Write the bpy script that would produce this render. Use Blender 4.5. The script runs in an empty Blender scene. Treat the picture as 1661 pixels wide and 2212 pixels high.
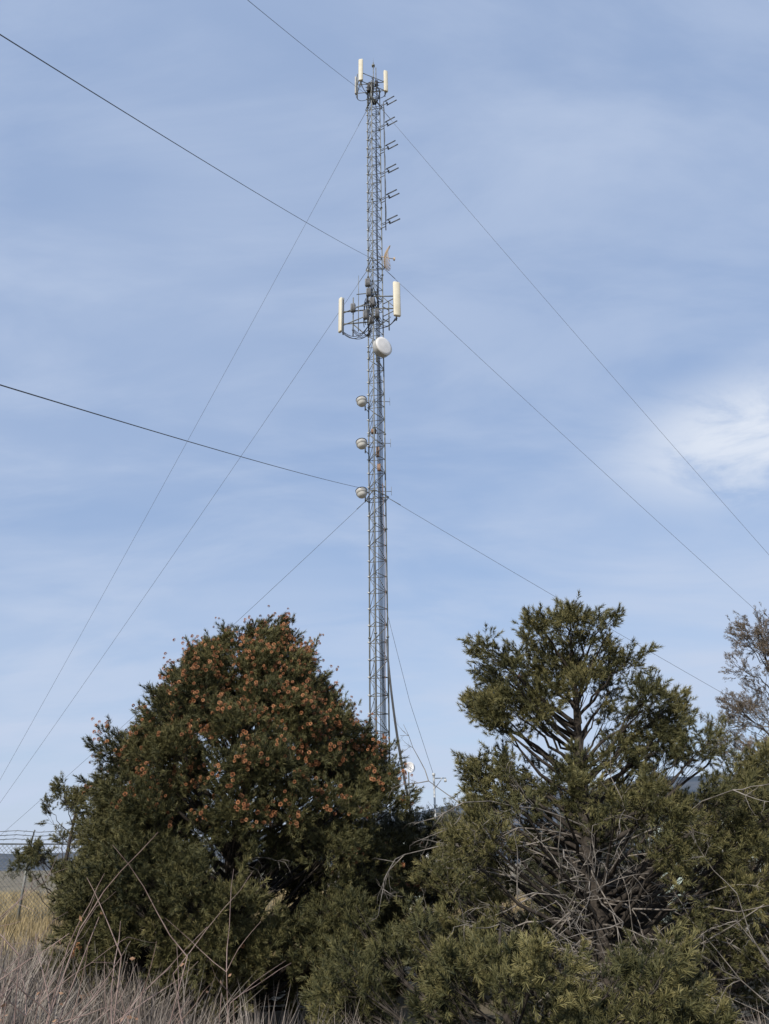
import bpy, math, random
import numpy as np
from mathutils import Vector, noise

rng = np.random.default_rng(7)
random.seed(7)
scene = bpy.context.scene
scene.view_settings.view_transform = 'Standard'
scene.view_settings.look = 'None'
scene.view_settings.exposure = 0

# ------------------------------------------------------------------ materials
def new_mat(name):
    m = bpy.data.materials.new(name); m.use_nodes = True
    return m, m.node_tree.nodes, m.node_tree.links, m.node_tree.nodes['Principled BSDF']

def noise_mat(name, c1, c2, scale=8, rough=.7, metal=0, detail=5, bump=0, spec=.3):
    m, n, l, b = new_mat(name)
    tc = n.new('ShaderNodeTexCoord')
    t = n.new('ShaderNodeTexNoise'); t.inputs['Scale'].default_value = scale; t.inputs['Detail'].default_value = detail
    r = n.new('ShaderNodeValToRGB')
    r.color_ramp.elements[0].position = .35; r.color_ramp.elements[1].position = .68
    r.color_ramp.elements[0].color = (*c1, 1); r.color_ramp.elements[1].color = (*c2, 1)
    l.new(tc.outputs['Object'], t.inputs['Vector'])
    l.new(t.outputs['Fac'], r.inputs['Fac']); l.new(r.outputs['Color'], b.inputs['Base Color'])
    b.inputs['Roughness'].default_value = rough; b.inputs['Metallic'].default_value = metal
    b.inputs['Specular IOR Level'].default_value = spec
    if bump:
        bp = n.new('ShaderNodeBump'); bp.inputs['Strength'].default_value = bump
        l.new(t.outputs['Fac'], bp.inputs['Height']); l.new(bp.outputs['Normal'], b.inputs['Normal'])
    return m

def tint_mat(name, stops, rough=.6, transl=0.0, nscale=1.3, namt=.25):
    """colour from per-vertex 'tint' + a little large-scale noise"""
    m, n, l, b = new_mat(name)
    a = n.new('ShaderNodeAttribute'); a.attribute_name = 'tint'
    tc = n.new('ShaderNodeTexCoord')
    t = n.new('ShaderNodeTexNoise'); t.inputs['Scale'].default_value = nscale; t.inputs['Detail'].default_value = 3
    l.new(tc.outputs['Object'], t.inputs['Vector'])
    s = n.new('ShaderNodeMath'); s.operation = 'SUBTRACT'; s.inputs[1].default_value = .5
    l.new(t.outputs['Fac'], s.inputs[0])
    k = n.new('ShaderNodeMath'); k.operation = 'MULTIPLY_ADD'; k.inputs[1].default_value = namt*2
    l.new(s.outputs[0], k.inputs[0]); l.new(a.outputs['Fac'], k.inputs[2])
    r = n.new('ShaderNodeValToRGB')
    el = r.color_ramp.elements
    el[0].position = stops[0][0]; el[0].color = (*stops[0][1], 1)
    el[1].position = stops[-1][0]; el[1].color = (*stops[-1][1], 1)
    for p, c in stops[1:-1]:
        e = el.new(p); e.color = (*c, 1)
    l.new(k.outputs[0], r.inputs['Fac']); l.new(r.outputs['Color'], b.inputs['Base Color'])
    b.inputs['Roughness'].default_value = rough
    b.inputs['Specular IOR Level'].default_value = .25
    if transl:
        tr = n.new('ShaderNodeBsdfTranslucent'); l.new(r.outputs['Color'], tr.inputs['Color'])
        mx = n.new('ShaderNodeMixShader'); mx.inputs[0].default_value = transl
        l.new(b.outputs[0], mx.inputs[1]); l.new(tr.outputs[0], mx.inputs[2])
        l.new(mx.outputs[0], n['Material Output'].inputs['Surface'])
    return m

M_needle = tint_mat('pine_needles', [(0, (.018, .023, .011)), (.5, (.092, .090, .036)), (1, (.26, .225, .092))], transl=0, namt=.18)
M_juni = tint_mat('juniper_foliage', [(0, (.030, .034, .018)), (.5, (.088, .088, .05)), (1, (.18, .16, .095))], transl=0)
M_juni_brown = tint_mat('juniper_foliage_bronze', [(0, (.06, .052, .038)), (.5, (.15, .12, .088)), (1, (.24, .18, .13))], transl=0)
M_cone = tint_mat('cone_scales', [(0, (.14, .052, .025)), (.5, (.38, .17, .075)), (1, (.56, .30, .15))], rough=.6)
M_bark = noise_mat('pine_bark', (.022, .018, .015), (.07, .058, .047), 25, .9, bump=.5)
M_dead = noise_mat('dead_wood', (.12, .105, .09), (.30, .27, .235), 12, .85)
M_stem = noise_mat('shrub_stems', (.16, .11, .095), (.36, .27, .235), 9, .8)
M_steel = noise_mat('galvanised_steel', (.11, .118, .108), (.25, .255, .24), 3, .55, .0, spec=.35)
M_steel_l = noise_mat('bright_steel', (.36, .37, .37), (.5, .51, .5), 6, .5, .1, spec=.4)
M_wire = noise_mat('guy_strand', (.08, .085, .09), (.14, .145, .15), 2, .55, .4)
M_dark = noise_mat('black_coax', (.012, .012, .014), (.03, .03, .033), 4, .5)
M_rru = noise_mat('radio_unit_grey', (.12, .125, .13), (.24, .24, .25), 6, .5)
M_cream = noise_mat('antenna_radome_cream', (.60, .55, .42), (.70, .65, .52), 2, .45)
M_white = noise_mat('dish_radome_white', (.70, .69, .67), (.78, .77, .76), 3, .45)
M_shroud = noise_mat('dish_shroud', (.36, .36, .34), (.50, .49, .47), 4, .5)
M_bowl = noise_mat('dish_bowl', (.50, .50, .47), (.60, .59, .56), 4, .6)
M_tan = noise_mat('weathered_grid', (.45, .33, .2), (.62, .48, .33), 5, .6)
M_rust = noise_mat('rusty_box', (.15, .09, .06), (.30, .2, .14), 7, .7)
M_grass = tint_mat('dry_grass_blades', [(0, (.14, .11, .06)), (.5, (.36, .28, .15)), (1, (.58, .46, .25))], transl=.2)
M_sage = tint_mat('sage_stems', [(0, (.08, .065, .055)), (.5, (.20, .17, .145)), (1, (.38, .335, .285))], transl=.1)
M_leaf = noise_mat('dried_leaves', (.22, .12, .07), (.38, .24, .15), 30, .7)
M_wall = noise_mat('shelter_wall', (.42, .50, .44), (.52, .58, .52), 1.5, .7)
M_trim = noise_mat('shelter_trim', (.6, .6, .58), (.72, .72, .7), 3, .6)
M_roof = noise_mat('shelter_roof', (.25, .26, .26), (.35, .36, .36), 3, .6)

# ------------------------------------------------------------------ mesh builder
class MB:
    def __init__(s):
        s.V = []; s.T = []; s.F3 = []; s.F4 = []; s.M3 = []; s.M4 = []; s.n = 0
    def add(s, V, F3=None, F4=None, tint=.5, mat=0):
        V = np.asarray(V, dtype=np.float32)
        s.V.append(V)
        s.T.append(np.full(len(V), tint, np.float32) if np.isscalar(tint) else np.asarray(tint, np.float32))
        if F3 is not None and len(F3):
            F3 = np.asarray(F3, np.int32) + s.n; s.F3.append(F3); s.M3.append(np.full(len(F3), mat, np.int32))
        if F4 is not None and len(F4):
            F4 = np.asarray(F4, np.int32) + s.n; s.F4.append(F4); s.M4.append(np.full(len(F4), mat, np.int32))
        s.n += len(V)
    def tube(s, pts, r0, r1=None, sides=5, mat=0, tint=.5, cap=True):
        pts = np.asarray(pts, float)
        n = len(pts)
        if r1 is None: r1 = r0
        rad = np.linspace(r0, r1, n) if np.isscalar(r0) else np.asarray(r0)
        d = np.gradient(pts, axis=0)
        d /= (np.linalg.norm(d, axis=1, keepdims=True)+1e-9)
        ov = pts[-1]-pts[0]
        ref = np.eye(3)[np.argmin(np.abs(ov))]
        x = np.cross(d, ref); x /= (np.linalg.norm(x, axis=1, keepdims=True)+1e-9)
        y = np.cross(d, x)
        a = np.arange(sides)*2*math.pi/sides
        V = pts[:, None, :] + rad[:, None, None]*(np.cos(a)[None, :, None]*x[:, None, :]+np.sin(a)[None, :, None]*y[:, None, :])
        V = V.reshape(-1, 3)
        i = np.arange(n-1)[:, None]*sides; j = np.arange(sides)[None, :]; j2 = (j+1) % sides
        F4 = np.stack([i+j, i+j2, i+sides+j2, i+sides+j], -1).reshape(-1, 4)
        F3 = None
        if cap and sides > 2:
            F3 = [(0, k+1, k) for k in range(1, sides-1)]
            o = (n-1)*sides
            F3 += [(o, o+k, o+k+1) for k in range(1, sides-1)]
        s.add(V, F3, F4, tint, mat)
    def lathe(s, prof, origin, axis, segs=28, mat=0):
        axis = np.asarray(axis, float); axis /= np.linalg.norm(axis)
        ref = np.array([0, 0, 1.]) if abs(axis[2]) < .9 else np.array([1., 0, 0])
        x = np.cross(ref, axis); x /= np.linalg.norm(x); y = np.cross(axis, x)
        a = np.arange(segs)*2*math.pi/segs
        V = []
        for r, h in prof:
            V.append(np.asarray(origin)+h*axis+r*(np.cos(a)[:, None]*x+np.sin(a)[:, None]*y))
        V = np.concatenate(V); n = len(prof)
        i = np.arange(n-1)[:, None]*segs; j = np.arange(segs)[None, :]; j2 = (j+1) % segs
        s.add(V, None, np.stack([i+j, i+j2, i+segs+j2, i+segs+j], -1).reshape(-1, 4), .5, mat)
    def box(s, c, dims, nrm=(0, -1, 0), mat=0, ch=.0, tilt=0):
        """box: dims=(width, depth, height), face pointing to horizontal nrm; ch = chamfer of vertical edges"""
        nx, ny = nrm[0], nrm[1]; q = math.hypot(nx, ny); f = np.array([nx/q, ny/q, 0]); r = np.array([-f[1], f[0], 0.])
        u = np.array([0, 0, 1.])
        if tilt:
            f2 = f*math.cos(tilt)-u*math.sin(tilt); u = u*math.cos(tilt)+f*math.sin(tilt); f = f2
        w, d, h = dims[0]/2, dims[1]/2, dims[2]/2
        ch = max(ch, min(w, d)*.08)
        out = [(-w+ch, -d), (w-ch, -d), (w, -d+ch), (w, d-ch), (w-ch, d), (-w+ch, d), (-w, d-ch), (-w, -d+ch)]
        V = []
        for z, sc in ((-h, .9), (-h+ch, 1), (h-ch, 1), (h, .9)):
            for a, b in out:
                V.append(np.asarray(c)+r*a*sc+f*b*sc+u*z)
        F4 = [(k*8+i, k*8+(i+1) % 8, k*8+8+(i+1) % 8, k*8+8+i) for k in range(3) for i in range(8)]
        F3 = [(0, i+1, i) for i in range(1, 7)]+[(24, 24+i, 24+i+1) for i in range(1, 7)]
        s.add(V, F3, F4, .5, mat)
    def build(s, name, mats, parent=None, smooth=False):
        me = bpy.data.meshes.new(name)
        V = np.concatenate(s.V)
        f3 = np.concatenate(s.F3) if s.F3 else np.zeros((0, 3), np.int32)
        f4 = np.concatenate(s.F4) if s.F4 else np.zeros((0, 4), np.int32)
        m3 = np.concatenate(s.M3) if s.M3 else np.zeros(0, np.int32)
        m4 = np.concatenate(s.M4) if s.M4 else np.zeros(0, np.int32)
        me.vertices.add(len(V)); 
        off = np.zeros(3, np.float32)
        if parent is not None: off = np.array(parent.location, np.float32)
        me.vertices.foreach_set('co', (V-off).astype(np.float32).ravel())
        loops = np.concatenate([f3.ravel(), f4.ravel()]).astype(np.int32)
        me.loops.add(len(loops)); me.loops.foreach_set('vertex_index', loops)
        ls = np.concatenate([np.arange(len(f3))*3, len(f3)*3+np.arange(len(f4))*4]).astype(np.int32)
        me.polygons.add(len(ls)); me.polygons.foreach_set('loop_start', ls)
        for m in mats: me.materials.append(m)
        me.polygons.foreach_set('material_index', np.concatenate([m3, m4]).astype(np.int32))
        if smooth: me.polygons.foreach_set('use_smooth', np.ones(len(ls), bool))
        me.update(calc_edges=True)
        at = me.attributes.new('tint', 'FLOAT', 'POINT'); at.data.foreach_set('value', np.concatenate(s.T))
        me.validate()
        ob = bpy.data.objects.new(name, me); scene.collection.objects.link(ob)
        if parent is not None: ob.parent = parent
        return ob

def empty(name, loc):
    e = bpy.data.objects.new(name, None); e.location = loc; e.empty_display_size = .5
    scene.collection.objects.link(e); return e

def unit(v):
    v = np.asarray(v, float); return v/(np.linalg.norm(v, axis=-1, keepdims=True)+1e-9)

def frames(D):
    D = unit(D); k = len(D)
    ref = unit(rng.normal(size=(k, 3)))
    X = unit(np.cross(D, ref)); Y = np.cross(D, X)
    return np.stack([X, Y, D], -1)

def stamp(mb, tmpl, P, D, S, toff, mat=0):
    """bake k copies of a template (V,F,T), z axis along D"""
    V, F, T = tmpl; k = len(P)
    if k == 0: return
    R = frames(D)
    W = np.einsum('kij,nj->kni', R, V)*np.asarray(S)[:, None, None]+np.asarray(P)[:, None, :]
    n = len(V)
    FF = (F[None]+(np.arange(k)*n)[:, None, None]).reshape(-1, 3)
    TT = (T[None, :]+np.asarray(toff)[:, None]).ravel()
    mb.add(W.reshape(-1, 3), FF, None, TT, mat)

def bez(a, b, c, n):
    t = np.linspace(0, 1, n)[:, None]
    return (1-t)**2*a+2*t*(1-t)*b+t*t*c

# ------------------------------------------------------------------ foliage templates
def needle_sprig(n=34, ln=.50, w=.068):
    V, F, T = [], [], []
    for i in range(n):
        z = rng.random()**.7*.9
        az = rng.random()*6.283
        ang = math.radians(rng.uniform(30, 75)*(1-.5*z))
        rd = np.array([math.cos(az), math.sin(az), 0]); d = rd*math.sin(ang)+np.array([0, 0, math.cos(ang)])
        s = np.cross(d, rng.normal(size=3)); s /= np.linalg.norm(s)
        b = np.array([0, 0, z]); L = ln*rng.uniform(.75, 1.2)
        o = len(V)
        V += [b-s*w/2, b+s*w/2, b+d*L]; F.append((o, o+1, o+2))
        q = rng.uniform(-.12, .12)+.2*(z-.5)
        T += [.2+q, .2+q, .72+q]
    return np.array(V), np.array(F), np.array(T)

def juniper_sprig(n=34):
    V, F, T = [], [], []
    for i in range(n):
        z = rng.random()
        d = unit(np.array([rng.normal()*.5, rng.normal()*.5, .8]))
        b = np.array([rng.normal()*.12*z, rng.normal()*.12*z, z*.8])
        s = unit(np.cross(d, rng.normal(size=3))); L = rng.uniform(.12, .3); w = .055
        o = len(V); V += [b-s*w/2, b+s*w/2, b+d*L]; F.append((o, o+1, o+2))
        q = rng.uniform(-.15, .15); T += [.35+q, .35+q, .6+q]
    return np.array(V), np.array(F), np.array(T)

def cone_tmpl():
    V, F, T = [], [], []
    n = 24
    for i in range(n):
        z = 1-1.75*(i+.5)/n
        r = math.sqrt(max(0, 1-z*z)); a = i*2.39996
        d = np.array([r*math.cos(a), r*math.sin(a), z*.9])
        s = unit(np.cross(d, [0, 0, 1.])+1e-3); u = unit(np.cross(s, d))
        o = len(V)
        V += [d*.25, d*.8-s*.26, d*1.0+u*.18, d*.8+s*.26]
        F += [(o, o+1, o+2), (o, o+2, o+3)]
        q = rng.uniform(-.15, .15); T += [.0, .55+q, .75+q, .5+q]
    return np.array(V), np.array(F), np.array(T)

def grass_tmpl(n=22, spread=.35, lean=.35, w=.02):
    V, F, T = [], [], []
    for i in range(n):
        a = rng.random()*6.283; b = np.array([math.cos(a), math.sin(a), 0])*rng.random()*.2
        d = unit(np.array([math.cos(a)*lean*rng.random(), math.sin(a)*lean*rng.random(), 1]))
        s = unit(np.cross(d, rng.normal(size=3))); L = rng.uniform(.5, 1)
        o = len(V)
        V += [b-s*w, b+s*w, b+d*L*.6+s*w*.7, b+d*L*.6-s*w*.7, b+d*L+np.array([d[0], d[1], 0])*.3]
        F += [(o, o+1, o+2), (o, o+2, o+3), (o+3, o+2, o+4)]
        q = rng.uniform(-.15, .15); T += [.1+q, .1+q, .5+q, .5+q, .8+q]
    return np.array(V), np.array(F), np.array(T)

SPRIGS = [needle_sprig() for _ in range(6)]
JSPRIGS = [juniper_sprig() for _ in range(5)]
CONE = cone_tmpl()

def twig(mb, p, d, L, r, depth, mat=0, kink=.22, kids=4, droop=0, sides=4):
    n = 6; P = [np.array(p, float)]; dd = unit(d)
    for i in range(n-1):
        dd = unit(dd+rng.normal(size=3)*kink+np.array([0, 0, -droop]))
        P.append(P[-1]+dd*L/(n-1))
    mb.tube(P, r, r*.35, sides if depth > 0 else 3, mat, cap=False)
    if depth > 0:
        for k in range(kids):
            i = rng.integers(1, n)
            t = unit(P[i]-P[i-1]); side = unit(np.cross(t, rng.normal(size=3)))
            twig(mb, P[i], t*.7+side*rng.uniform(.5, 1), L*rng.uniform(.2, .42), r*.5, depth-1, mat, kink, kids, droop, sides)
    return P

# ------------------------------------------------------------------ trees
def conifer(name, base, height, lobes, sprigs=SPRIGS, fol_mat=M_needle, clus_per=13, spr_per=9, sprig_len=(.085, .125),
            cones=0, trunk_r=.12, lean=(0, 0), dead=0, dead_mat=M_dead, gap=-.9, up=.45, tshift=0., limb=1.0, shoots=1, dead_z=(.15, .5), dead_len=(1.2, 2.0), kmin=7):
    base = np.array(base, float)
    e = empty(name, base)
    wood = MB()
    n = 12
    tp = np.array([base+np.array([lean[0]*t+math.sin(t*5+base[0])*.05, lean[1]*t+math.cos(t*4)*.05, height*t*.95-.1*(1-t)]) for t in np.linspace(0, 1, n)])
    rad = trunk_r*(1-np.linspace(0, 1, n))**1.0+.008; rad[0] *= 1.35
    wood.tube(tp, rad, None, 10, 0)
    def trunk_at(z):
        t = min(max((z-base[2])/height, 0), .96)*(n-1); i = int(t); f = t-i
        return tp[i]*(1-f)+tp[min(i+1, n-1)]*f
    P, D, TO, LP = [], [], [], []
    coneP, coneD = [], []
    for lb in lobes:
        c = np.array(lb[:3], float); r = lb[3]
        ax = trunk_at(c[2]); h = math.hypot(c[0]-ax[0], c[1]-ax[1])
        s = trunk_at(max(base[2]+.25, c[2]-.5*h-.12))
        mid = s*.45+c*.55+np.array([0, 0, -.10*h])+rng.normal(size=3)*.05
        pl = bez(s, mid, c, 8); pl[2:-1] += rng.normal(size=(5, 3))*.018
        wood.tube(pl, (.007+.010*h)*limb, .004*limb, 5, 0, cap=False)
        k = max(kmin, int(clus_per*(r/.3)**1.6))
        ltint = rng.normal()*.09
        lcone = rng.uniform(.15, 1.7)
        outw = unit(np.array([c[0]-base[0]-lean[0], c[1]-base[1], 0])) if h > .15 else np.zeros(3)
        for q in range(k+shoots):
            shoot = q >= k
            d = unit(rng.normal(size=3)); d[2] *= .85
            d = unit(d+outw*(1.0 if shoot else .35)+np.array([0, 0, 1.2 if shoot else .15]))
            fr = rng.uniform(.35, 1.02)
            p = c+d*r*fr
            if not shoot and noise.noise(Vector(p*2.3)) < gap: continue
            a = pl[rng.integers(4, 8)]
            if shoot:
                p = c+d*(r+rng.uniform(.0, .13))
            wood.tube(bez(a, (a+p)/2+rng.normal(size=3)*.03-np.array([0, 0, .03]), p, 4), .0045, .0025, 3, 0, cap=False)
            m = rng.integers(spr_per-2, spr_per+3)
            dd = unit(d*.8+np.array([0, 0, up])+outw*.25+rng.normal(size=(m, 3))*.55)
            pp = p+rng.normal(size=(m, 3))*.055
            if shoot:
                tt = rng.random((m, 1)); pp = (a*.35+p*.65)*(1-tt)+p*tt+rng.normal(size=(m, 3))*.02
                dd = unit(d+np.array([0, 0, .3])+rng.normal(size=(m, 3))*.45)
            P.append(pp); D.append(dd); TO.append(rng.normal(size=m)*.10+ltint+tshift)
            if cones:
                zf = (p[2]-base[2])/height
                side = .15*(p[0]-base[0])/2
                pr = cones*lcone*np.clip((zf-.36+side)*1.9, .012, 1)
                if rng.random() < pr and d[2] > -.5:
                    kk = rng.integers(3, 8)
                    cc = p+d*.12
                    cp_ = cc+rng.normal(size=(kk, 3))*.045
                    coneP.append(cp_); coneD.append(unit(cp_-p+rng.normal(size=(kk, 3))*.03))
    P = np.concatenate(P); D = np.concatenate(D); TO = np.concatenate(TO)
    fol = MB(); idx = rng.integers(0, len(sprigs), len(P))
    S = rng.uniform(*sprig_len, size=len(P))
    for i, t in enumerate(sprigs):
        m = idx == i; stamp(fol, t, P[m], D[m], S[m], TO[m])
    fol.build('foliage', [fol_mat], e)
    wood.build('trunk_and_limbs', [M_bark], e, True)
    if coneP:
        cp = np.concatenate(coneP); cd = np.concatenate(coneD)
        cb = MB(); stamp(cb, CONE, cp, cd, rng.uniform(.018, .027, len(cp)), rng.normal(size=len(cp))*.18)
        cb.build('pine_cones', [M_cone], e)
    if dead:
        db = MB()
        for i in range(dead):
            z = base[2]+height*rng.uniform(*dead_z); p = trunk_at(z); a = rng.uniform(0, 6.283)
            if i % 4: a = rng.uniform(math.pi*.95, math.pi*2.05)
            twig(db, p, (math.cos(a), math.sin(a), rng.uniform(-.05, .3)), rng.uniform(*dead_len), .011, 3, 0, .2, 4, .03)
        db.build('dead_branches', [dead_mat], e, True)
    return e

# --- left pinyon with cones
bx, by = -1.86, 10.0
zs = [.2, .6, 1.2, 1.9, 2.45, 2.98, 3.3, 3.7, 4.1, 4.4, 4.6]; rs = [1.6, 1.75, 1.9, 2.0, 1.92, 1.62, 1.32, .98, .74, .45, .1]
lobes = [(-1.86, 10, 4.55, .14), (-1.48, 9.95, 4.5, .13), (-2.08, 10.05, 4.42, .15), (-1.7, 10, 4.35, .22), (-1.15, 9.9, 4.12, .15), (-1.9, 9.9, 4.2, .25),
         (-2.60, 9.9, 3.95, .13), (-2.3, 10, 4.1, .17), (-1.35, 10.1, 4.15, .2), (-1.6, 9.7, 4.0, .26), (-2.1, 9.7, 3.9, .26), (-1.85, 10.2, 4.0, .26),
         (-1.2, 9.8, 3.85, .22), (-2.35, 9.8, 3.75, .22), (-1.75, 9.5, 3.6, .26), (-1.4, 9.6, 3.5, .26), (-3.25, 10, 3.12, .16), (-3.72, 10, 2.55, .17), (-.3, 10, 3.0, .17),
         (-2.2, 9.3, 3.2, .28), (-1.6, 9.1, 2.9, .3), (-1.2, 9.2, 3.1, .28), (-2.0, 8.9, 2.6, .3), (-1.2, 8.8, 2.5, .3), (-1.6, 8.5, 2.1, .3), (-2.5, 8.8, 2.3, .3)]
i = 0
while len(lobes) < 280:
    i += 1
    z = rng.uniform(.3, 4.3); R = np.interp(z, zs, rs)
    if rng.random() > (R+.35)/2.3: continue
    a = i*2.39996+rng.normal()*.3
    r = rng.uniform(.14, .22)+.06*R
    nz = noise.noise(Vector((math.cos(a)*1.7, math.sin(a)*1.7, z*1.9)))
    rr = max(0, R*(1+.20*nz)-r*.65)*(rng.uniform(.88, 1.08) if rng.random() < .82 else rng.uniform(.45, .85))
    lobes.append((bx+math.cos(a)*rr, by+math.sin(a)*rr, z, r))
conifer('pinyon_pine_tree', (bx, by, 0), 4.5, lobes, cones=.95, clus_per=19, spr_per=10, dead=6, gap=-.38, limb=1.3, dead_z=(.1, .35), dead_len=(1.2, 1.7), tshift=.02)

# --- right pinyon, open crown
up_l = [(2.11,4.28,.18),(1.82,4.15,.16),(2.45,4.13,.16),(2.15,3.93,.24),(1.60,3.84,.19),(1.88,3.68,.24),(2.46,3.79,.24),(1.14,3.86,.15),
 (1.26,3.63,.18),(1.08,3.31,.14),(1.25,3.16,.18),(1.45,3.36,.23),(1.70,3.26,.24),(2.16,3.52,.26),(2.51,3.41,.24),(2.72,3.74,.14),
 (2.81,3.31,.19),(3.12,3.21,.2),(2.27,3.16,.2),(3.24,3.08,.16),(2.61,3.0,.22),(2.9,2.9,.23),(1.06,2.66,.14),(1.25,2.52,.17),(1.42,2.6,.18),
 (1.68,2.56,.2),(1.0,2.34,.17),(2.05,2.6,.17),(2.44,2.6,.24),(2.84,2.56,.26),(3.27,2.71,.25),(3.6,2.78,.2),(3.63,2.42,.26),(3.95,2.52,.25)]
lobes = []
for X, Z, r in up_l:
    lobes.append((X, 8.35+rng.normal()*.15, Z-.08, r*.98))
    if Z > 2.9 or rng.random() < .5: lobes.append((X+rng.normal()*.08, 8.5+rng.uniform(.1, .5), Z+rng.normal()*.06-.12, r*.88))
    if Z > 3.0 and rng.random() < .4: lobes.append((X+rng.normal()*.08, 8.1+rng.uniform(-.2, .1), Z+rng.normal()*.06-.22, r*.8))
for Z, x0, x1, st in ((2.12, 1.05, 4.2, .34), (1.75, .8, 4.4, .36), (1.3, .6, 4.5, .40), (.85, .6, 4.4, .4), (.45, .7, 4.2, .45)):
    x = x0
    while x < x1:
        for dy in ((-1.0, .1, 1.1) if Z > 1.5 else (-.7, .5, 1.0)):
            if abs(x-2.2) < .42 and Z < 2.0 and dy < .6: continue
            if Z < 1.9 and rng.random() < .18: continue
            wy = 8.5+dy*(1-.35*abs(x-2.3)/2)+rng.normal()*.15
            sc = wy/8.5
            lobes.append((x*sc+rng.normal()*.08, wy, 1.6+(Z-1.6)*sc+rng.normal()*.1, rng.uniform(.17, .26)))
        x += st
conifer('pinyon_pine_tree', (2.13, 8.5, 0), 4.2, lobes, cones=.008, clus_per=18, spr_per=9, dead=46, gap=-.19, trunk_r=.13, tshift=.06, limb=1.5, dead_z=(.12, .50), kmin=8)

# --- low pinyon boughs nearer the camera
lobes = []
for k in range(36):
    x = rng.uniform(.1, 2.2); y = rng.uniform(5.9, 7.1)
    ht = 1.05-.25*abs(x-1.1)
    lobes.append((x, y, rng.uniform(.15, ht), rng.uniform(.15, .24)))
for k in range(14):
    lobes.append((rng.uniform(-.5, .3), rng.uniform(7.5, 8.6), rng.uniform(.2, 1.3), rng.uniform(.18, .26)))
conifer('pinyon_pine_sapling', (.9, 6.8, 0), 1.2, lobes, clus_per=17, spr_per=10, trunk_r=.05, gap=-.28)

# --- juniper filling the gap behind
lobes = []
for k in range(70):
    a = rng.uniform(0, 6.283); z = rng.uniform(.3, 2.05); R = np.interp(z, [0, 1, 1.8, 2.3], [1.1, 1.1, .8, .15])
    lobes.append((.55+math.cos(a)*R*.8, 12+math.sin(a)*R*.8, z, rng.uniform(.22, .32)))
conifer('juniper_tree', (.55, 12, 0), 2.1, lobes, JSPRIGS, M_juni, 14, 9, (.14, .22), trunk_r=.09)
# --- bronze juniper at right edge
lobes = []
for k in range(110):
    a = rng.uniform(0, 6.283); z = rng.uniform(.6, 4.75); R = np.interp(z, [0, 2, 3, 4, 4.9], [1.3, 1.3, 1.05, .6, .1])
    f = rng.uniform(.3, 1)
    lobes.append((5.72+math.cos(a)*R*f, 11+math.sin(a)*R*f, z, rng.uniform(.16, .3)))
conifer('juniper_tree', (5.72, 11, 0), 4.7, lobes, JSPRIGS, M_juni_brown, 10, 8, (.10, .16), trunk_r=.1, gap=-.2, up=.8, dead=14, dead_z=(.3, .85), dead_len=(.5, 1.0))
# --- small pinyon by the fence
lobes = []
for k in range(36):
    a = rng.uniform(0, 6.283); z = rng.uniform(1.0, 3.8); R = np.interp(z, [0, 1, 2.4, 3.4, 4.0], [1.0, 1.3, 1.2, .9, .2])
    lobes.append((-9.1+math.cos(a)*R*rng.uniform(.4, 1), 23+math.sin(a)*R, z, rng.uniform(.2, .32)))
conifer('pinyon_pine_tree', (-9.1, 23, 0), 3.9, lobes, clus_per=9, spr_per=7, sprig_len=(.13, .2), trunk_r=.1, gap=-.2, tshift=.1)
# --- juniper filler behind right tree
lobes = []
for k in range(70):
    a = rng.uniform(0, 6.283); z = rng.uniform(.3, 2.3); R = np.interp(z, [0, 1, 1.8, 2.5], [1.5, 1.5, 1.1, .3])
    lobes.append((4.2+math.cos(a)*R*1.3, 13.5+math.sin(a)*R*.8, z, rng.uniform(.25, .35)))
conifer('juniper_tree', (4.2, 13.5, 0), 2.4, lobes, JSPRIGS, M_juni, 10, 8, (.16, .24), trunk_r=.1)

# ------------------------------------------------------------------ bare shrubs
def bare_shrub(name, base, h, n, spread, r=.005, depth=2, mat=M_stem, leaves=0, kids=4, kink=.13):
    e = empty(name, base); mb = MB(); lf = MB(); tips = []
    for i in range(n):
        a = rng.uniform(0, 6.283); s = rng.random()*spread
        p = np.array(base)+np.array([math.cos(a), math.sin(a), 0])*.12*rng.random()
        P = twig(mb, p, (math.cos(a)*s, math.sin(a)*s, 1), h*rng.uniform(.7, 1.0), r*rng.uniform(.7, 1.2), depth, 0, kink, kids)
        tips += P[3:]
    mb.build('stems', [mat], e, True)
    if leaves:
        for k in range(leaves):
            p = tips[rng.integers(len(tips))]+rng.normal(size=3)*.03
            d = unit(rng.normal(size=3)); s = unit(np.cross(d, rng.normal(size=3))); L = rng.uniform(.016, .028)
            u = np.cross(d, s)
            lf.add([p, p+d*L*.5+s*L*.28+u*L*.1, p+d*L, p+d*L*.5-s*L*.28+u*L*.1], [(0, 1, 2), (0, 2, 3)])
        lf.build('dried_leaves', [M_leaf], e)
    return e
bare_shrub('bare_shrub', (-1.38, 3.1, 0), 1.46, 14, .18, .006, 1, M_stem, 90, 5, .08)
bare_shrub('bare_shrub', (-1.12, 3.3, 0), 1.34, 11, .2, .0055, 1, M_stem, 60, 5, .08)
bare_shrub('bare_shrub', (-.64, 3.4, 0), 1.28, 5, .12, .0045, 1, M_stem, 15, 4, .08)
bare_shrub('bare_shrub', (-2.0, 4.2, 0), 1.35, 14, .25, .006, 2, M_stem, 50, 4, .08)
bare_shrub('bare_shrub', (3.6, 7.3, 0), 1.55, 14, .7, .008, 3, M_dead, 0, 4, .2)
bare_shrub('bare_shrub', (.75, 14.6, 0), 2.2, 7, .3, .007, 2, M_dead, 0, 5, .12)
bare_shrub('bare_shrub', (1.9, 14.5, 0), 2.6, 9, .3, .007, 2, M_stem, 0, 5, .12)

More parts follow.
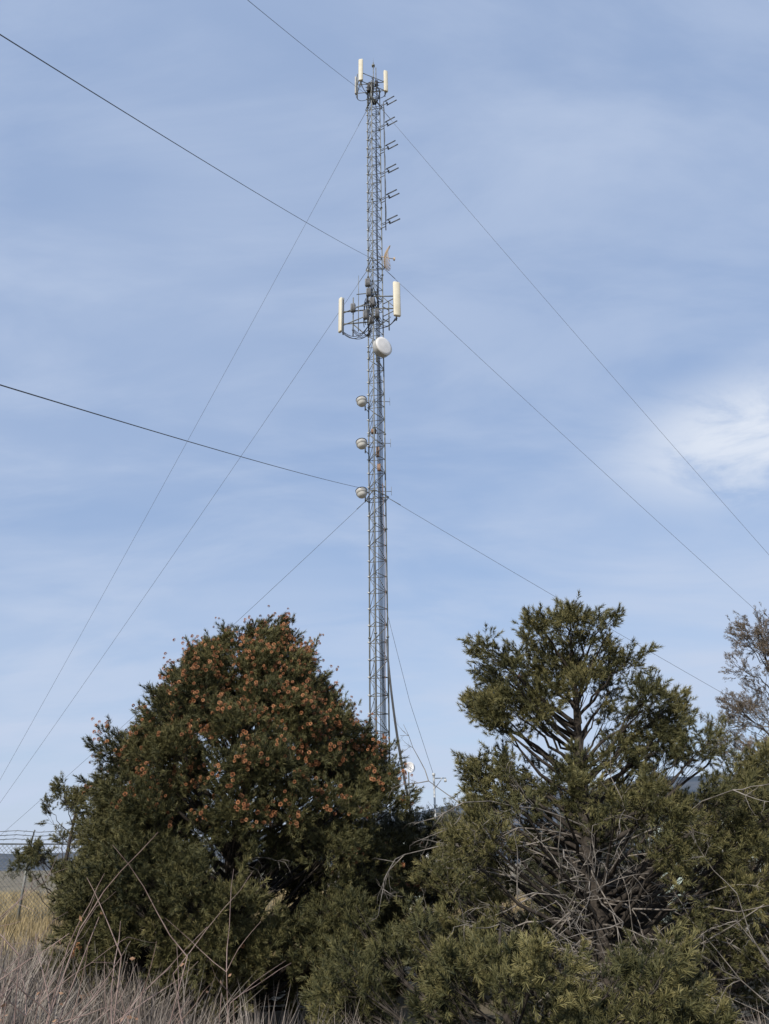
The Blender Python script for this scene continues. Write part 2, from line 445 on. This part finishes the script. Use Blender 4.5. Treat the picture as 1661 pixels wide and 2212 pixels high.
# ------------------------------------------------------------------ sage, grass
G = [grass_tmpl() for _ in range(4)]
SG = [grass_tmpl(60, .5, .9, .008) for _ in range(4)]
gb = MB()
n = 5200
P = np.stack([rng.uniform(-30, -2.5, n), 12+rng.random(n)**1.3*40, np.zeros(n)], -1)
D = np.array([0, 0, 1.])+rng.normal(size=(n, 3))*.08
idx = rng.integers(0, 4, n)
for i in range(4):
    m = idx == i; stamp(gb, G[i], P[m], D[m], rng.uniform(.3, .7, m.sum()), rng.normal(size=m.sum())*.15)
n = 3000
P = np.stack([rng.uniform(-3, 14, n), 12+rng.random(n)*30, np.zeros(n)], -1)
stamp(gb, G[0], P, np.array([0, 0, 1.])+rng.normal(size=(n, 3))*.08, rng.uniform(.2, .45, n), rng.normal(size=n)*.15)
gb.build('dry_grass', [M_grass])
sb = MB()
n = 420
P = np.stack([rng.uniform(-7.5, -1.2, n), rng.uniform(4.2, 12, n), np.zeros(n)], -1)
keep = (P[:, 0] < -.24*P[:, 1]-.3) & ((P[:, 0]+1.86)**2+(P[:, 1]-10)**2 > 2.6)
P = P[keep]; n = len(P)
idx = rng.integers(0, 4, n); S = rng.uniform(.45, 1.1, n)*np.clip(P[:, 1]/8, .62, 1.0)
for i in range(4):
    m = idx == i; k = m.sum()
    for rep in range(3):
        stamp(sb, SG[i], P[m]+rng.normal(size=(k, 3))*np.array([.15, .15, 0]), np.array([0, 0, 1.])+rng.normal(size=(k, 3))*.3, S[m]*rng.uniform(.8, 1.05, k), rng.normal(size=k)*.2)
n = 260
P = np.stack([rng.uniform(-2.2, 3.5, n), rng.uniform(4.6, 7.5, n), np.zeros(n)], -1)
stamp(sb, SG[1], P, np.array([0, 0, 1.])+rng.normal(size=(n, 3))*.3, rng.uniform(.3, .62, n), rng.normal(size=n)*.15)
n = 80
P = np.stack([rng.uniform(-2.0, -.6, n), rng.uniform(4.8, 6.6, n), np.zeros(n)], -1)
stamp(sb, SG[2], P, np.array([0, 0, 1.])+rng.normal(size=(n, 3))*.35, rng.uniform(.5, .85, n), rng.normal(size=n)*.15+.05)
sb.build('sagebrush', [M_sage])

# ------------------------------------------------------------------ tower
TX, TY = -.44, 37.0
tower = empty('guyed_lattice_tower', (TX, TY, 0))
R = .55
gd = [(-.1736, -.985), (-.766, .643), (.94, .342)]
legs = [np.array([TX+x*R, TY+y*R]) for x, y in gd]
H = 55.2
mb = MB()
for L in legs:
    mb.tube([(L[0], L[1], 0), (L[0], L[1], H)], .042, .038, 8)
bay = .9; nb = int(H/bay)
for b in range(nb+1):
    z = b*bay+.2
    for k in range(3):
        A, B = legs[k], legs[(k+1) % 3]
        mb.tube([(A[0], A[1], z), (B[0], B[1], z)], .022, None, 5)
        if b < nb:
            if (b+k) % 2: A, B = B, A
            mb.tube([(A[0], A[1], z), (B[0], B[1], z+bay)], .017, None, 5)
for s in range(1, 10):
    z = s*6.1
    if z > H: break
    for L in legs:
        mb.lathe([(0, -.03), (.08, -.03), (.08, .03), (0, .03)], (L[0], L[1], z), (0, 0, 1), 10)
mb.build('lattice_mast', [M_steel], tower)
mb = MB()
for b in range(0, nb*1):
    z = b*.9+.25; L = legs[1]
    mb.box((L[0]-.03, L[1]-.05, z), (.10, .07, .08))
    mb.tube([(L[0], L[1], z), (L[0]-.13, L[1]-.06, z)], .010, None, 4)
mb.build('step_bolts', [M_steel_l], tower)
# coax runs
mb = MB()
runs = [(.20, -.05, 54.5, .020), (.25, .02, 54, .018), (.15, .03, 49, .014), (.30, .08, 34, .02), (.10, -.10, 33.5, .018), (.36, .1, 30, .018), (-.2, .12, 26, .010), (-.15, .2, 23, .010)]
for dx, dy, zt, r in runs:
    pts = [(TX+dx+math.sin(z*.7+dx*9)*.02, TY+dy, z) for z in np.arange(3, zt, 1.5)]
    mb.tube(pts, r, None, 6)
mb.build('coax_feedlines', [M_dark], tower)
mb = MB()
pts = [(TX+.40+math.sin(z*.5)*.04, TY-.1, z) for z in np.arange(9, 22, 1.)]
mb.tube(pts, .014, None, 6)
mb.box((TX+.16, TY-.3, 21.9), (.2, .16, .42))
mb.box((TX+.1, TY-.15, 23.0), (.18, .15, .6))
mb.box((TX-.12, TY-.3, 24.3), (.3, .18, .25))
mb.build('junction_boxes', [M_rust], tower)
# feed bundle leaving the mast
mb = MB()
for o in (0, .045, -.045):
    a = np.array([TX+.45+o*.5, TY-.1, 12.0]); c = np.array([1.25+o, 38.0, 2.9])
    mb.tube(bez(a, np.array([.25+o, 37.2, 7.5]), c, 14), .022, None, 6)
mb.build('cable_bundle', [M_wire], tower)

# guy wires
mb = MB()
Rg = [47, 47.5, 45.5]
for (gx, gy), L, rg in zip(gd, legs, Rg):
    for z, sag in ((53.2, .55), (37.3, .45), (20.3, .35)):
        a = np.array([L[0], L[1], z]); c = np.array([TX+gx*rg, TY+gy*rg, .3])
        t = np.linspace(0, 1, 26)[:, None]
        p = a+(c-a)*t; p[:, 2] -= (4*sag*t*(1-t))[:, 0]
        mb.tube(p, .0105, None, 5)
        mb.tube([p[0], a+(c-a)*.02], .022, .016, 6)
mb.build('guy_wires', [M_wire], tower)
mb = MB()
for (gx, gy), rg in zip(gd, Rg):
    c = np.array([TX+gx*rg, TY+gy*rg, 0])
    mb.tube([c-np.array([0, 0, .4]), c+np.array([0, 0, .35])], .06, .05, 8)
    mb.box((c[0], c[1], .05), (1.1, 1.1, .2))
mb.box((TX, TY, .1), (1.8, 1.8, .5))
mb.build('anchor_blocks', [M_steel_l], tower)
mb = MB()
for z in (20.3, 37.3, 53.2):
    for k in range(3):
        A, B = legs[k], legs[(k+1) % 3]; cen = np.array([TX, TY])
        A2 = cen+(A-cen)*1.35; B2 = cen+(B-cen)*1.35
        mb.tube([(A2[0], A2[1], z), (B2[0], B2[1], z)], .028, None, 5)
        mb.tube([(A[0], A[1], z-.3), (A2[0], A2[1], z)], .025, None, 5)
mb.build('guy_collars', [M_steel], tower)

# --- top sector head
mb = MB()
for x, y, z0, z1 in ((-.90, -.45, 54.6, 57.4), (.92, .35, 54.6, 57.4), (-1.2, .55, 54.8, 57.6), (.05, .1, 54.8, 58.3), (.25, -.2, 54.9, 57.2)):
    mb.tube([(TX+x, TY+y, z0), (TX+x, TY+y, z1)], .035, None, 8)
for z in (55.3, 56.3):
    mb.tube([(TX-.9, TY-.45, z), (TX+.92, TY+.35, z)], .03, None, 6)
    mb.tube([(TX-1.2, TY+.55, z), (TX+.92, TY+.35, z)], .03, None, 6)
    mb.tube([(TX-.9, TY-.45, z), (TX-1.2, TY+.55, z)], .03, None, 6)
mb.tube([(TX+.05, TY+.1, 58.3), (TX+.05, TY+.1, 58.9)], .012, .004, 6)
mb.lathe([(0, -.1), (.12, -.08), (.13, .05), (.06, .14), (0, .15)], (TX+.05, TY+.1, 57.9), (0, 0, 1), 12)
for b in range(4):
    z = 54.2+b*.35
    mb.tube([(TX-.55, TY-.2, z), (TX+.5, TY-.3, z+.1)], .03, None, 5)
mb.build('upper_sector_frame', [M_steel], tower)
mb = MB()
for x, y, w, h in ((-.28, -.3, .3, .5), (-.1, -.4, .26, .6), (.28, -.3, .24, .45), (-.15, -.35, .35, .35), (.1, .3, .3, .5), (-.3, -.35, .3, .4)):
    mb.box((TX+x, TY+y, 55.0+h*.5+rng.uniform(-1.4, .3)), (w, .18, h))
mb.build('upper_radio_units', [M_dark], tower)
mb = MB()
mb.box((TX-.90, TY-.60, 56.35), (.34, .16, 2.45), (-.15, -1), 0, .04)
mb.box((TX+1.0, TY+.22, 56.2), (.32, .16, 2.4), (.35, -1), 0, .04)
mb.build('upper_panel_antennas', [M_cream], tower)
mb = MB()
mb.box((TX-1.32, TY+.62, 56.3), (.22, .12, 2.0), (-1, .5), 0, .03)
mb.build('upper_slim_antenna', [M_shroud], tower)
mb = MB()
for sx, sy in ((-.9, -.55), (1.0, .25), (-1.3, .6)):
    for o in (0, .06):
        a = np.array([TX+sx+o, TY+sy, 55.1]); c = np.array([TX+.1*np.sign(sx), TY-.1, 53.9])
        mb.tube(bez(a, np.array([TX+sx*.9, TY+sy, 54.0]), c, 9), .02, None, 5)
for k in range(12):
    a = np.array([TX+rng.uniform(-.35, .3), TY+rng.uniform(-.4, .1), 55.8]); c = a+np.array([rng.uniform(-.2, .2), 0, -2.6])
    mb.tube(bez(a, (a+c)/2+rng.normal(size=3)*.35, c, 8), .026, None, 5)
mb.build('upper_jumpers', [M_dark], tower)

# --- folded dipole array
mb = MB()
px, py = TX+.80, TY-.1
mb.tube([(px, py, 40.3), (px, py, 53.4)], .034, None, 8)
for z in (53.0, 50.7, 48.2, 45.8, 43.3, 40.9):
    mb.tube([(TX+.45, TY+.1, z-.25), (px, py, z-.25)], .028, None, 6)
    mb.tube([(TX+.45, TY+.1, z+.15), (px, py, z+.15)], .022, None, 6)
    d = unit([.86, -.5, 0]); s = np.array([.5, .86, 0])
    a = np.array([px, py, z]); j = a+d*.30
    mb.tube([a-d*.25, j], .028, None, 6)
    mb.tube([j-s*.20, j+s*.16], .028, None, 6)
    for o in (-.20, .16):
        q = j+s*o
        mb.tube([q-d*.12, q+d*.74], .026, None, 6)
        mb.tube([q-d*.12+np.array([0, 0, .07]), q+d*.72+np.array([0, 0, .07])], .018, None, 5)
    mb.box(tuple(j), (.12, .1, .14))
for z in (52, 49.5, 47, 44.5, 42):
    mb.tube(bez(np.array([px, py, z+1]), np.array([px+.12, py, z]), np.array([px, py, z-1]), 7), .014, None, 5)
mb.build('dipole_array', [M_wire], tower)

# --- grid parabolic antenna
mb = MB()
c0 = np.array([TX+.95, TY-.15, 37.75]); f = unit([.9, .25, 0]); s = np.array([-f[1], f[0], 0])
for k in range(-13, 14):
    h = k/13*.95; wmax = .55*math.sqrt(max(0, 1-(k/13.6)**2))
    ys = np.linspace(-wmax, wmax, 7)
    pts = [c0+s*y+np.array([0, 0, h])+f*((y*y+h*h)*.42-.3) for y in ys]
    mb.tube(pts, .014, None, 4)
for y in (-.4, -.2, 0, .2, .4):
    hs = np.linspace(-1, 1, 9)*.95*math.sqrt(1-(y/.56)**2)
    mb.tube([c0+s*y+np.array([0, 0, h])+f*((y*y+h*h)*.42-.3) for h in hs], .018, None, 4)
mb.tube([c0-f*.5, c0+f*.35], .025, None, 6)
mb.box(tuple(c0+f*.38), (.12, .1, .2), tuple(f))
mb.build('grid_dish', [M_tan], tower)

# --- middle sector mount
mb = MB()
pr = (TX+1.35, TY-.55); plf = (TX-2.05, TY+.75); pb = (TX-1.05, TY+.2)
mb.tube([(pr[0], pr[1], 32.2), (pr[0], pr[1], 35.2)], .045, None, 8)
mb.tube([(plf[0], plf[1], 32.2), (plf[0], plf[1], 35.2)], .045, None, 8)
mb.tube([(pb[0], pb[1], 32.0), (pb[0], pb[1], 36.6)], .03, .015, 8)
mb.tube([(TX-1.4, TY+.5, 31.9), (TX-1.4, TY+.5, 35.0)], .04, None, 8)
mb.tube([(TX+.9, TY+.5, 32.3), (TX+.9, TY+.5, 34.6)], .04, None, 8)
for z in (33.15, 34.15):
    mb.tube([(TX-.1, TY-.55, z), (pr[0], pr[1], z)], .04, None, 6)
    mb.tube([(TX+.5, TY+.2, z), (pr[0], pr[1], z-.1)], .03, None, 6)
    mb.tube([(TX-1.15, TY-.3, z+.4), (TX+.2, TY-.6, z+.3)], .03, None, 6)
    mb.tube([(TX-.42, TY+.35, z-.3), (plf[0], plf[1], z-.1)], .045, None, 6)
    mb.tube([(TX-.1, TY-.5, z-.3), (plf[0], plf[1], z-.2)], .035, None, 6)
    mb.tube([(TX+.5, TY+.2, z-.2), (TX+.9, TY+.5, z-.2)], .04, None, 6)
mb.tube([(pr[0], pr[1], 33.15), (TX+.4, TY+.1, 34.8)], .03, None, 6)
mb.tube([(TX-1.5, TY+.6, 33), (TX-.4, TY+.3, 31.6)], .04, None, 6)
mb.tube([(TX+.3, TY-.3, 32), (TX+1.0, TY+.3, 33.2)], .035, None, 6)
mb.build('middle_sector_frame', [M_steel], tower)
mb = MB()
mb.box((pr[0]+.05, pr[1]-.18, 33.75), (.46, .18, 2.7), (.30, -1), 0, .05)
mb.box((plf[0]-.18, plf[1]-.06, 33.75), (.30, .17, 2.75), (-.75, -.66), 0, .045)
mb.build('middle_panel_antennas', [M_cream], tower)
mb = MB()
for x, y, z, w, h in ((-.42, -.7, 35.15, .34, .55), (-.36, -.75, 34.3, .3, .55), (-.15, -.65, 33.6, .32, .6), (-.55, -.5, 32.7, .36, .6), (-.2, -.6, 32.2, .3, .45),
                      (-1.4, .33, 34.0, .3, .6), (.15, -.6, 32.7, .28, .5)):
    mb.box((TX+x, TY+y, z), (w, .22, h), (-.2, -1), 0, .02)
    for q in range(4):
        mb.box((TX+x-w*.3+q*w*.2, TY+y-.13, z), (.02, .05, h*.9), (-.2, -1), 0)
mb.build('remote_radio_units', [M_rru], tower)
mb = MB()
for (qx, qy) in (pr, plf, (TX-1.4, TY+.5)):
    for o in (0, .07, -.07):
        a = np.array([qx+o, qy-.1, 32.3]); c = np.array([TX+rng.uniform(-.4, .2), TY-.3, 32.2+rng.uniform(-.6, .8)])
        mb.tube(bez(a, np.array([(qx+TX)/2, qy, 31.2+o*3]), c, 10), .022, None, 5)
for k in range(20):
    a = np.array([TX+rng.uniform(-.6, .3), TY+rng.uniform(-.7, -.2), rng.uniform(33.5, 35.5)]); c = a+np.array([rng.uniform(-.1, .4), .1, -rng.uniform(1.2, 2.6)])
    mb.tube(bez(a, (a+c)/2+rng.normal(size=3)*.3, c, 8), .026, None, 5)
mb.build('middle_jumpers', [M_dark], tower)

# --- drum dishes
mb = MB()
ax = unit([.62, -.78, -.02]); o = np.array([TX+.30, TY-.60, 29.95])
mb.lathe([(0, -.28), (.25, -.24), (.5, -.08), (.60, .05), (.61, .40)], o, ax, 36, 0)
mb.lathe([(.61, .40), (.60, .43), (.45, .455), (0, .47)], o, ax, 36, 1)
mb.tube([o-ax*.25, (TX-.05, TY-.45, 29.95)], .07, None, 8, 2)
mb.tube([(TX+.1, TY-.62, 29.0), (TX+.1, TY-.62, 30.9)], .05, None, 8, 2)
mb.tube([(TX+.1, TY-.62, 29.1), (TX+.45, TY+.1, 29.1)], .03, None, 6, 2)
mb.tube([(TX+.1, TY-.62, 30.8), (TX+.45, TY+.1, 30.8)], .03, None, 6, 2)
mb.build('large_drum_dish', [M_shroud, M_white, M_steel], tower, True)
for z in (26.25, 23.35, 20.2):
    mb = MB()
    ax = unit([-.15, .2, .97]); o = np.array([TX-.80, TY-.35, z])
    mb.lathe([(0, -.22), (.15, -.20), (.24, -.12), (.285, .0)], o, ax, 28, 1)
    mb.lathe([(.285, .0), (.31, .005), (.31, .24), (.30, .26), (.2, .28), (0, .29)], o, ax, 28, 0)
    mb.lathe([(.312, .23), (.33, .235), (.33, .27), (.31, .275)], o, ax, 28, 3)
    mb.tube([o+ax*.25, (TX-.42, TY+.2, z+.35)], .04, None, 8, 2)
    mb.tube([(TX-.62, TY-.05, z-.35), (TX-.62, TY-.05, z+.5)], .035, None, 8, 2)
    mb.tube([(TX-.62, TY-.05, z+.35), (TX+.85, TY+.25, z+.45)], .018, None, 6, 2)
    mb.tube([(TX-.62, TY-.05, z-.2), (TX-.42, TY+.35, z-.2)], .025, None, 6, 2)
    mb.tube([(TX+.85, TY+.25, z+.2), (TX+.85, TY+.25, z+.75)], .012, None, 6, 2)
    mb.build('small_drum_dish', [M_shroud, M_bowl, M_steel, M_dark], tower, True)

# ------------------------------------------------------------------ pole with camera arm, dish pole
pole = empty('equipment_pole', (2.45, 42, 0))
mb = MB()
mb.tube([(2.45, 42, 0), (2.45, 42, 5.9)], .06, .055, 8)
mb.tube([(2.45, 42, 5.75), (3.1, 41.9, 5.75)], .03, None, 6)
mb.tube([(2.45, 42, 5.2), (2.9, 41.9, 5.75)], .02, None, 6)
mb.box((3.05, 41.85, 5.62), (.12, .3, .14))
mb.box((2.45, 42, 5.95), (.16, .16, .12))
mb.build('post_and_arm', [M_steel_l], pole)
mb = MB()
mb.tube([(TX+.5, TY+.2, 13.5), (1.2, 39.5, 9.3), (2.45, 42, 5.9)], .010, None, 5)
mb.build('span_wire', [M_wire], pole)
dp = empty('satellite_dish', (1.05, 40, 0))
mb = MB()
mb.tube([(1.05, 40, 0), (1.05, 40, 6.0)], .035, None, 8)
ax = unit([.35, -.9, .25]); o = np.array([1.08, 39.85, 6.05])
mb.lathe([(0, 0), (.12, .02), (.22, .07), (.28, .13), (.275, .14), (.2, .075), (.1, .03), (0, .012)], o, ax, 24, 1)
mb.tube([o-ax*.02, (1.05, 40, 5.95)], .03, None, 6)
mb.tube([o+ax*.02+np.array([0, 0, -.2]), o+ax*.32], .01, None, 5)
mb.build('dish_and_mast', [M_steel, M_white], dp, True)

# ------------------------------------------------------------------ equipment shelters
def shelter(name, x0, x1, y0, y1, h):
    e = empty(name, ((x0+x1)/2, (y0+y1)/2, 0)); cx, cy = (x0+x1)/2, (y0+y1)/2
    mb = MB()
    mb.box((cx, cy, h/2+.15), (x1-x0, y1-y0, h), (0, -1), 0, .03)
    mb.build('walls', [M_wall], e)
    mb = MB(); mb.box((cx, cy, h+.24), (x1-x0+.4, y1-y0+.4, .16), (0, -1), 0, .03); mb.build('roof', [M_roof], e)
    mb = MB(); mb.box((x0+.9, y0-.03, 1.2), (1.0, .1, 2.05), (0, -1)); mb.box((cx+.6, y0-.16, 1.5), (.9, .4, 1.1), (0, -1))
    mb.build('door_and_air_conditioner', [M_trim], e)
    mb = MB(); mb.box((cx, cy, .08), (x1-x0+.3, y1-y0+.3, .16), (0, -1)); mb.build('slab', [M_steel_l], e)
shelter('equipment_shelter', -1.2, 3.0, 31.5, 34.5, 2.6)
shelter('equipment_shelter', 6.5, 11.5, 18.5, 21.5, 2.5)

# ------------------------------------------------------------------ chain-link fence
fence = empty('chain_link_fence', (-12, 24, 0))
A = np.array([-19.0, 19.4]); B = np.array([-4.0, 28.7]); Lf = np.linalg.norm(B-A); dF = (B-A)/Lf
nrm = np.array([dF[1], -dF[0]])
def fp(s, z, o=0): return (A[0]+dF[0]*s+nrm[0]*o, A[1]+dF[1]*s+nrm[1]*o, z)
mb = MB(); s = 0
while s <= Lf+.1:
    mb.tube([fp(s, 0), fp(s, 2.35)], .04, None, 8)
    mb.tube([fp(s, 2.3), fp(s, 2.68, .25)], .022, None, 5)
    s += 2.4
mb.tube([fp(0, 2.3), fp(Lf, 2.3)], .024, None, 6)
mb.build('posts_and_rail', [M_steel], fence)
mb = MB(); Hf = 2.25; st = .12; s = -Hf
while s < Lf:
    for sg in (0, 1):
        a0 = max(0, s); a1 = min(Lf, s+Hf)
        if a1 <= a0: continue
        z0 = (a0-s)+.04; z1 = (a1-s)+.04
        if sg: z0, z1 = Hf+.08-z0, Hf+.08-z1
        mb.tube([fp(a0, z0, .012*sg), fp(a1, z1, .012*sg)], .0055, None, 3, cap=False)
    s += st
for k in range(3):
    zz = 2.42+.11*k; oo = .08+.08*k
    mb.tube([fp(q, zz+(.02 if i % 2 else -.02), oo) for i, q in enumerate(np.linspace(0, Lf, 30))], .009, None, 4)
    for q in np.arange(.1, Lf, .25):
        mb.tube([fp(q-.04, zz-.04, oo), fp(q+.04, zz+.04, oo)], .005, None, 3, cap=False)
mb.build('mesh_and_barbed_wire', [M_steel], fence)

# ------------------------------------------------------------------ ground & mountains
def gh(x, y):
    d = math.hypot(x, y)
    return noise.noise(Vector((x*.02, y*.02, 3)))*min(1.5, max(0, (d-50)/150))
g = np.sinh(np.linspace(-7.2, 7.2, 121)); g = g/g[-1]*6000
V = [(x, y, gh(x, y)) for y in g for x in g]; N = len(g)
F = [(j*N+i, j*N+i+1, (j+1)*N+i+1, (j+1)*N+i) for j in range(N-1) for i in range(N-1)]
mb = MB(); mb.add(V, None, F)
m, nd, l, bs = new_mat('dry_soil')
tc = nd.new('ShaderNodeTexCoord'); t1 = nd.new('ShaderNodeTexNoise'); t1.inputs['Scale'].default_value = .35; t1.inputs['Detail'].default_value = 9
t2 = nd.new('ShaderNodeTexNoise'); t2.inputs['Scale'].default_value = 14; t2.inputs['Detail'].default_value = 8
r = nd.new('ShaderNodeValToRGB'); r.color_ramp.elements[0].position = .35; r.color_ramp.elements[1].position = .65
r.color_ramp.elements[0].color = (.17, .14, .09, 1); r.color_ramp.elements[1].color = (.34, .28, .18, 1)
mx = nd.new('ShaderNodeMixRGB'); mx.blend_type = 'MULTIPLY'; mx.inputs[0].default_value = .6
l.new(tc.outputs['Object'], t1.inputs['Vector']); l.new(tc.outputs['Object'], t2.inputs['Vector'])
l.new(t1.outputs['Fac'], r.inputs['Fac']); l.new(r.outputs['Color'], mx.inputs[1]); l.new(t2.outputs['Fac'], mx.inputs[2])
l.new(mx.outputs[0], bs.inputs['Base Color']); bs.inputs['Roughness'].default_value = .95
bp = nd.new('ShaderNodeBump'); bp.inputs['Strength'].default_value = .5; l.new(t2.outputs['Fac'], bp.inputs['Height']); l.new(bp.outputs['Normal'], bs.inputs['Normal'])
mb.build('ground', [m], None, True)

mb = MB(); azs = np.radians(np.linspace(-60, 60, 220)); rr = np.linspace(1500, 3600, 14)
V = []
for rd in rr:
    for a in azs:
        deg = math.degrees(a)
        T = np.interp(deg, [-60, -35, -25, -18, -5, 4, 12, 20, 32, 60], [.03, .022, .018, .02, .045, .070, .085, .092, .08, .05])
        prof = min(1, ((rd-1500)/1500))**1.2 if rd <= 3000 else 1-((rd-3000)/600)*.5
        nz = noise.fractal(Vector((math.sin(a)*rd/350, math.cos(a)*rd/350, 1.)), 1., 2., 6)
        V.append((math.sin(a)*rd, math.cos(a)*rd, 3000*T*prof*(1+.13*nz)-1))
N = len(azs)
F = [(j*N+i, j*N+i+1, (j+1)*N+i+1, (j+1)*N+i) for j in range(len(rr)-1) for i in range(N-1)]
mb.add(V, None, F)
mb.build('mountain_range', [noise_mat('mountain_forest_hazed', (.055, .075, .10), (.11, .12, .14), .01, .95, detail=8)], None, True)  # bluish distance haze is painted into the dark green slope colour
# distant line of trees/brush past the fence
mb = MB(); n = 900
cc = np.stack([rng.uniform(-70, 40, 45), rng.uniform(55, 110, 45)], -1)
P = np.stack([rng.uniform(-70, 40, n), rng.uniform(55, 110, n), rng.uniform(.1, 1.6, n)], -1)
wh = rng.integers(0, 45, n); P[:, :2] = cc[wh]+rng.normal(size=(n, 2))*.8
stamp(mb, JSPRIGS[0], P, np.array([0, 0, 1.])+rng.normal(size=(n, 3))*.6, rng.uniform(.8, 1.5, n), rng.normal(size=n)*.1-.1)
mb.build('distant_trees', [M_juni])

# ------------------------------------------------------------------ sky & sun
S = unit([-.42, -.74, .53])
el = math.asin(S[2]); az = math.atan2(S[0], S[1])
w = bpy.data.worlds.new('World'); scene.world = w; w.use_nodes = True
nd = w.node_tree.nodes; l = w.node_tree.links
bg = nd['Background']; bg.inputs['Strength'].default_value = .13
sky = nd.new('ShaderNodeTexSky'); sky.sky_type = 'NISHITA'; sky.sun_disc = False
sky.sun_elevation = el; sky.sun_rotation = az % (2*math.pi); sky.altitude = 500; sky.air_density = 1.3; sky.dust_density = 1.0
tc = nd.new('ShaderNodeTexCoord'); sp = nd.new('ShaderNodeSeparateXYZ'); l.new(tc.outputs['Generated'], sp.inputs[0])
def math_n(op, a, b=None, clamp=False):
    m = nd.new('ShaderNodeMath'); m.operation = op; m.use_clamp = clamp
    for i, v in enumerate((a, b)):
        if v is None: continue
        if isinstance(v, (int, float)): m.inputs[i].default_value = v
        else: l.new(v, m.inputs[i])
    return m.outputs[0]
zz = math_n('ADD', math_n('MAXIMUM', sp.outputs[2], 0.0), .3)
cb = nd.new('ShaderNodeCombineXYZ')
l.new(math_n('DIVIDE', sp.outputs[0], zz), cb.inputs[0]); l.new(math_n('DIVIDE', sp.outputs[1], zz), cb.inputs[1])
def cloud(rot, sc, scale, lo, hi, detail=7, dist=.4, rough=.5):
    mp = nd.new('ShaderNodeMapping'); mp.inputs['Rotation'].default_value = (0, 0, rot); mp.inputs['Scale'].default_value = sc
    l.new(cb.outputs[0], mp.inputs['Vector'])
    t = nd.new('ShaderNodeTexNoise'); t.inputs['Scale'].default_value = scale; t.inputs['Detail'].default_value = detail
    t.inputs['Distortion'].default_value = dist; t.inputs['Roughness'].default_value = rough
    l.new(mp.outputs[0], t.inputs['Vector'])
    r = nd.new('ShaderNodeMapRange'); r.interpolation_type = 'SMOOTHSTEP'; r.inputs[1].default_value = lo; r.inputs[2].default_value = hi
    l.new(t.outputs['Fac'], r.inputs[0]); return r.outputs[0]
c1 = cloud(.55, (1, 2.4, 1), 1.9, .38, .66, 8, .4, .56)
c2 = cloud(-.25, (1, 1.7, 1), 1.1, .35, .68, 4)
f = math_n('ADD', math_n('MULTIPLY', c1, .36), math_n('MULTIPLY', c2, .36))
# denser wisp off to the right
vm = nd.new('ShaderNodeVectorMath'); vm.operation = 'SUBTRACT'; vm.inputs[1].default_value = (.450, .765, .462)
l.new(tc.outputs['Generated'], vm.inputs[0])
vs = nd.new('ShaderNodeVectorMath'); vs.operation = 'MULTIPLY'; vs.inputs[1].default_value = (.85, .85, 2.0); l.new(vm.outputs[0], vs.inputs[0])
ln = nd.new('ShaderNodeVectorMath'); ln.operation = 'LENGTH'; l.new(vs.outputs[0], ln.inputs[0])
mr = nd.new('ShaderNodeMapRange'); mr.interpolation_type = 'SMOOTHSTEP'; mr.inputs[1].default_value = .21; mr.inputs[2].default_value = .02
l.new(ln.outputs['Value'], mr.inputs[0])
c3 = cloud(.2, (1, 1.6, 1), 4, .30, .58, 10, .6, .58)
wisp = math_n('MULTIPLY', math_n('MULTIPLY', mr.outputs[0], c3), .88)
# low-altitude haze brightening towards the horizon
hz = nd.new('ShaderNodeMapRange'); hz.interpolation_type = 'SMOOTHSTEP'; hz.inputs[1].default_value = .42; hz.inputs[2].default_value = .0
hz.inputs[4].default_value = .45; l.new(sp.outputs[2], hz.inputs[0])
f = math_n('ADD', f, hz.outputs[0], True)
haze = nd.new('ShaderNodeMixRGB'); haze.inputs[0].default_value = .66; l.new(sky.outputs[0], haze.inputs[1]); haze.inputs[2].default_value = (2.85, 3.9, 6.1, 1)
mix = nd.new('ShaderNodeMixRGB'); l.new(f, mix.inputs[0]); l.new(haze.outputs[0], mix.inputs[1]); mix.inputs[2].default_value = (4.25, 4.95, 6.3, 1)
mix2 = nd.new('ShaderNodeMixRGB'); l.new(wisp, mix2.inputs[0]); l.new(mix.outputs[0], mix2.inputs[1]); mix2.inputs[2].default_value = (6.1, 6.5, 7.2, 1)
l.new(mix2.outputs[0], bg.inputs['Color'])

sun = bpy.data.lights.new('sun', 'SUN'); sun.energy = 4.3; sun.angle = math.radians(.6); sun.color = (1, .93, .83)
so = bpy.data.objects.new('sun', sun); scene.collection.objects.link(so)
so.rotation_euler = Vector(-S).to_track_quat('-Z', 'Y').to_euler(); so.location = (-20, -30, 40)

# ------------------------------------------------------------------ camera
from mathutils import Matrix
cam = bpy.data.cameras.new('camera'); co = bpy.data.objects.new('camera', cam); scene.collection.objects.link(co)
cam.sensor_fit = 'VERTICAL'; cam.sensor_height = 24; cam.lens = 17.33; cam.clip_start = .05; cam.clip_end = 20000
co.matrix_world = Matrix.Translation((0, 0, 1.6)) @ Matrix.Rotation(math.radians(90+25.5), 4, 'X') @ Matrix.Rotation(math.radians(-.8), 4, 'Z')
scene.camera = co
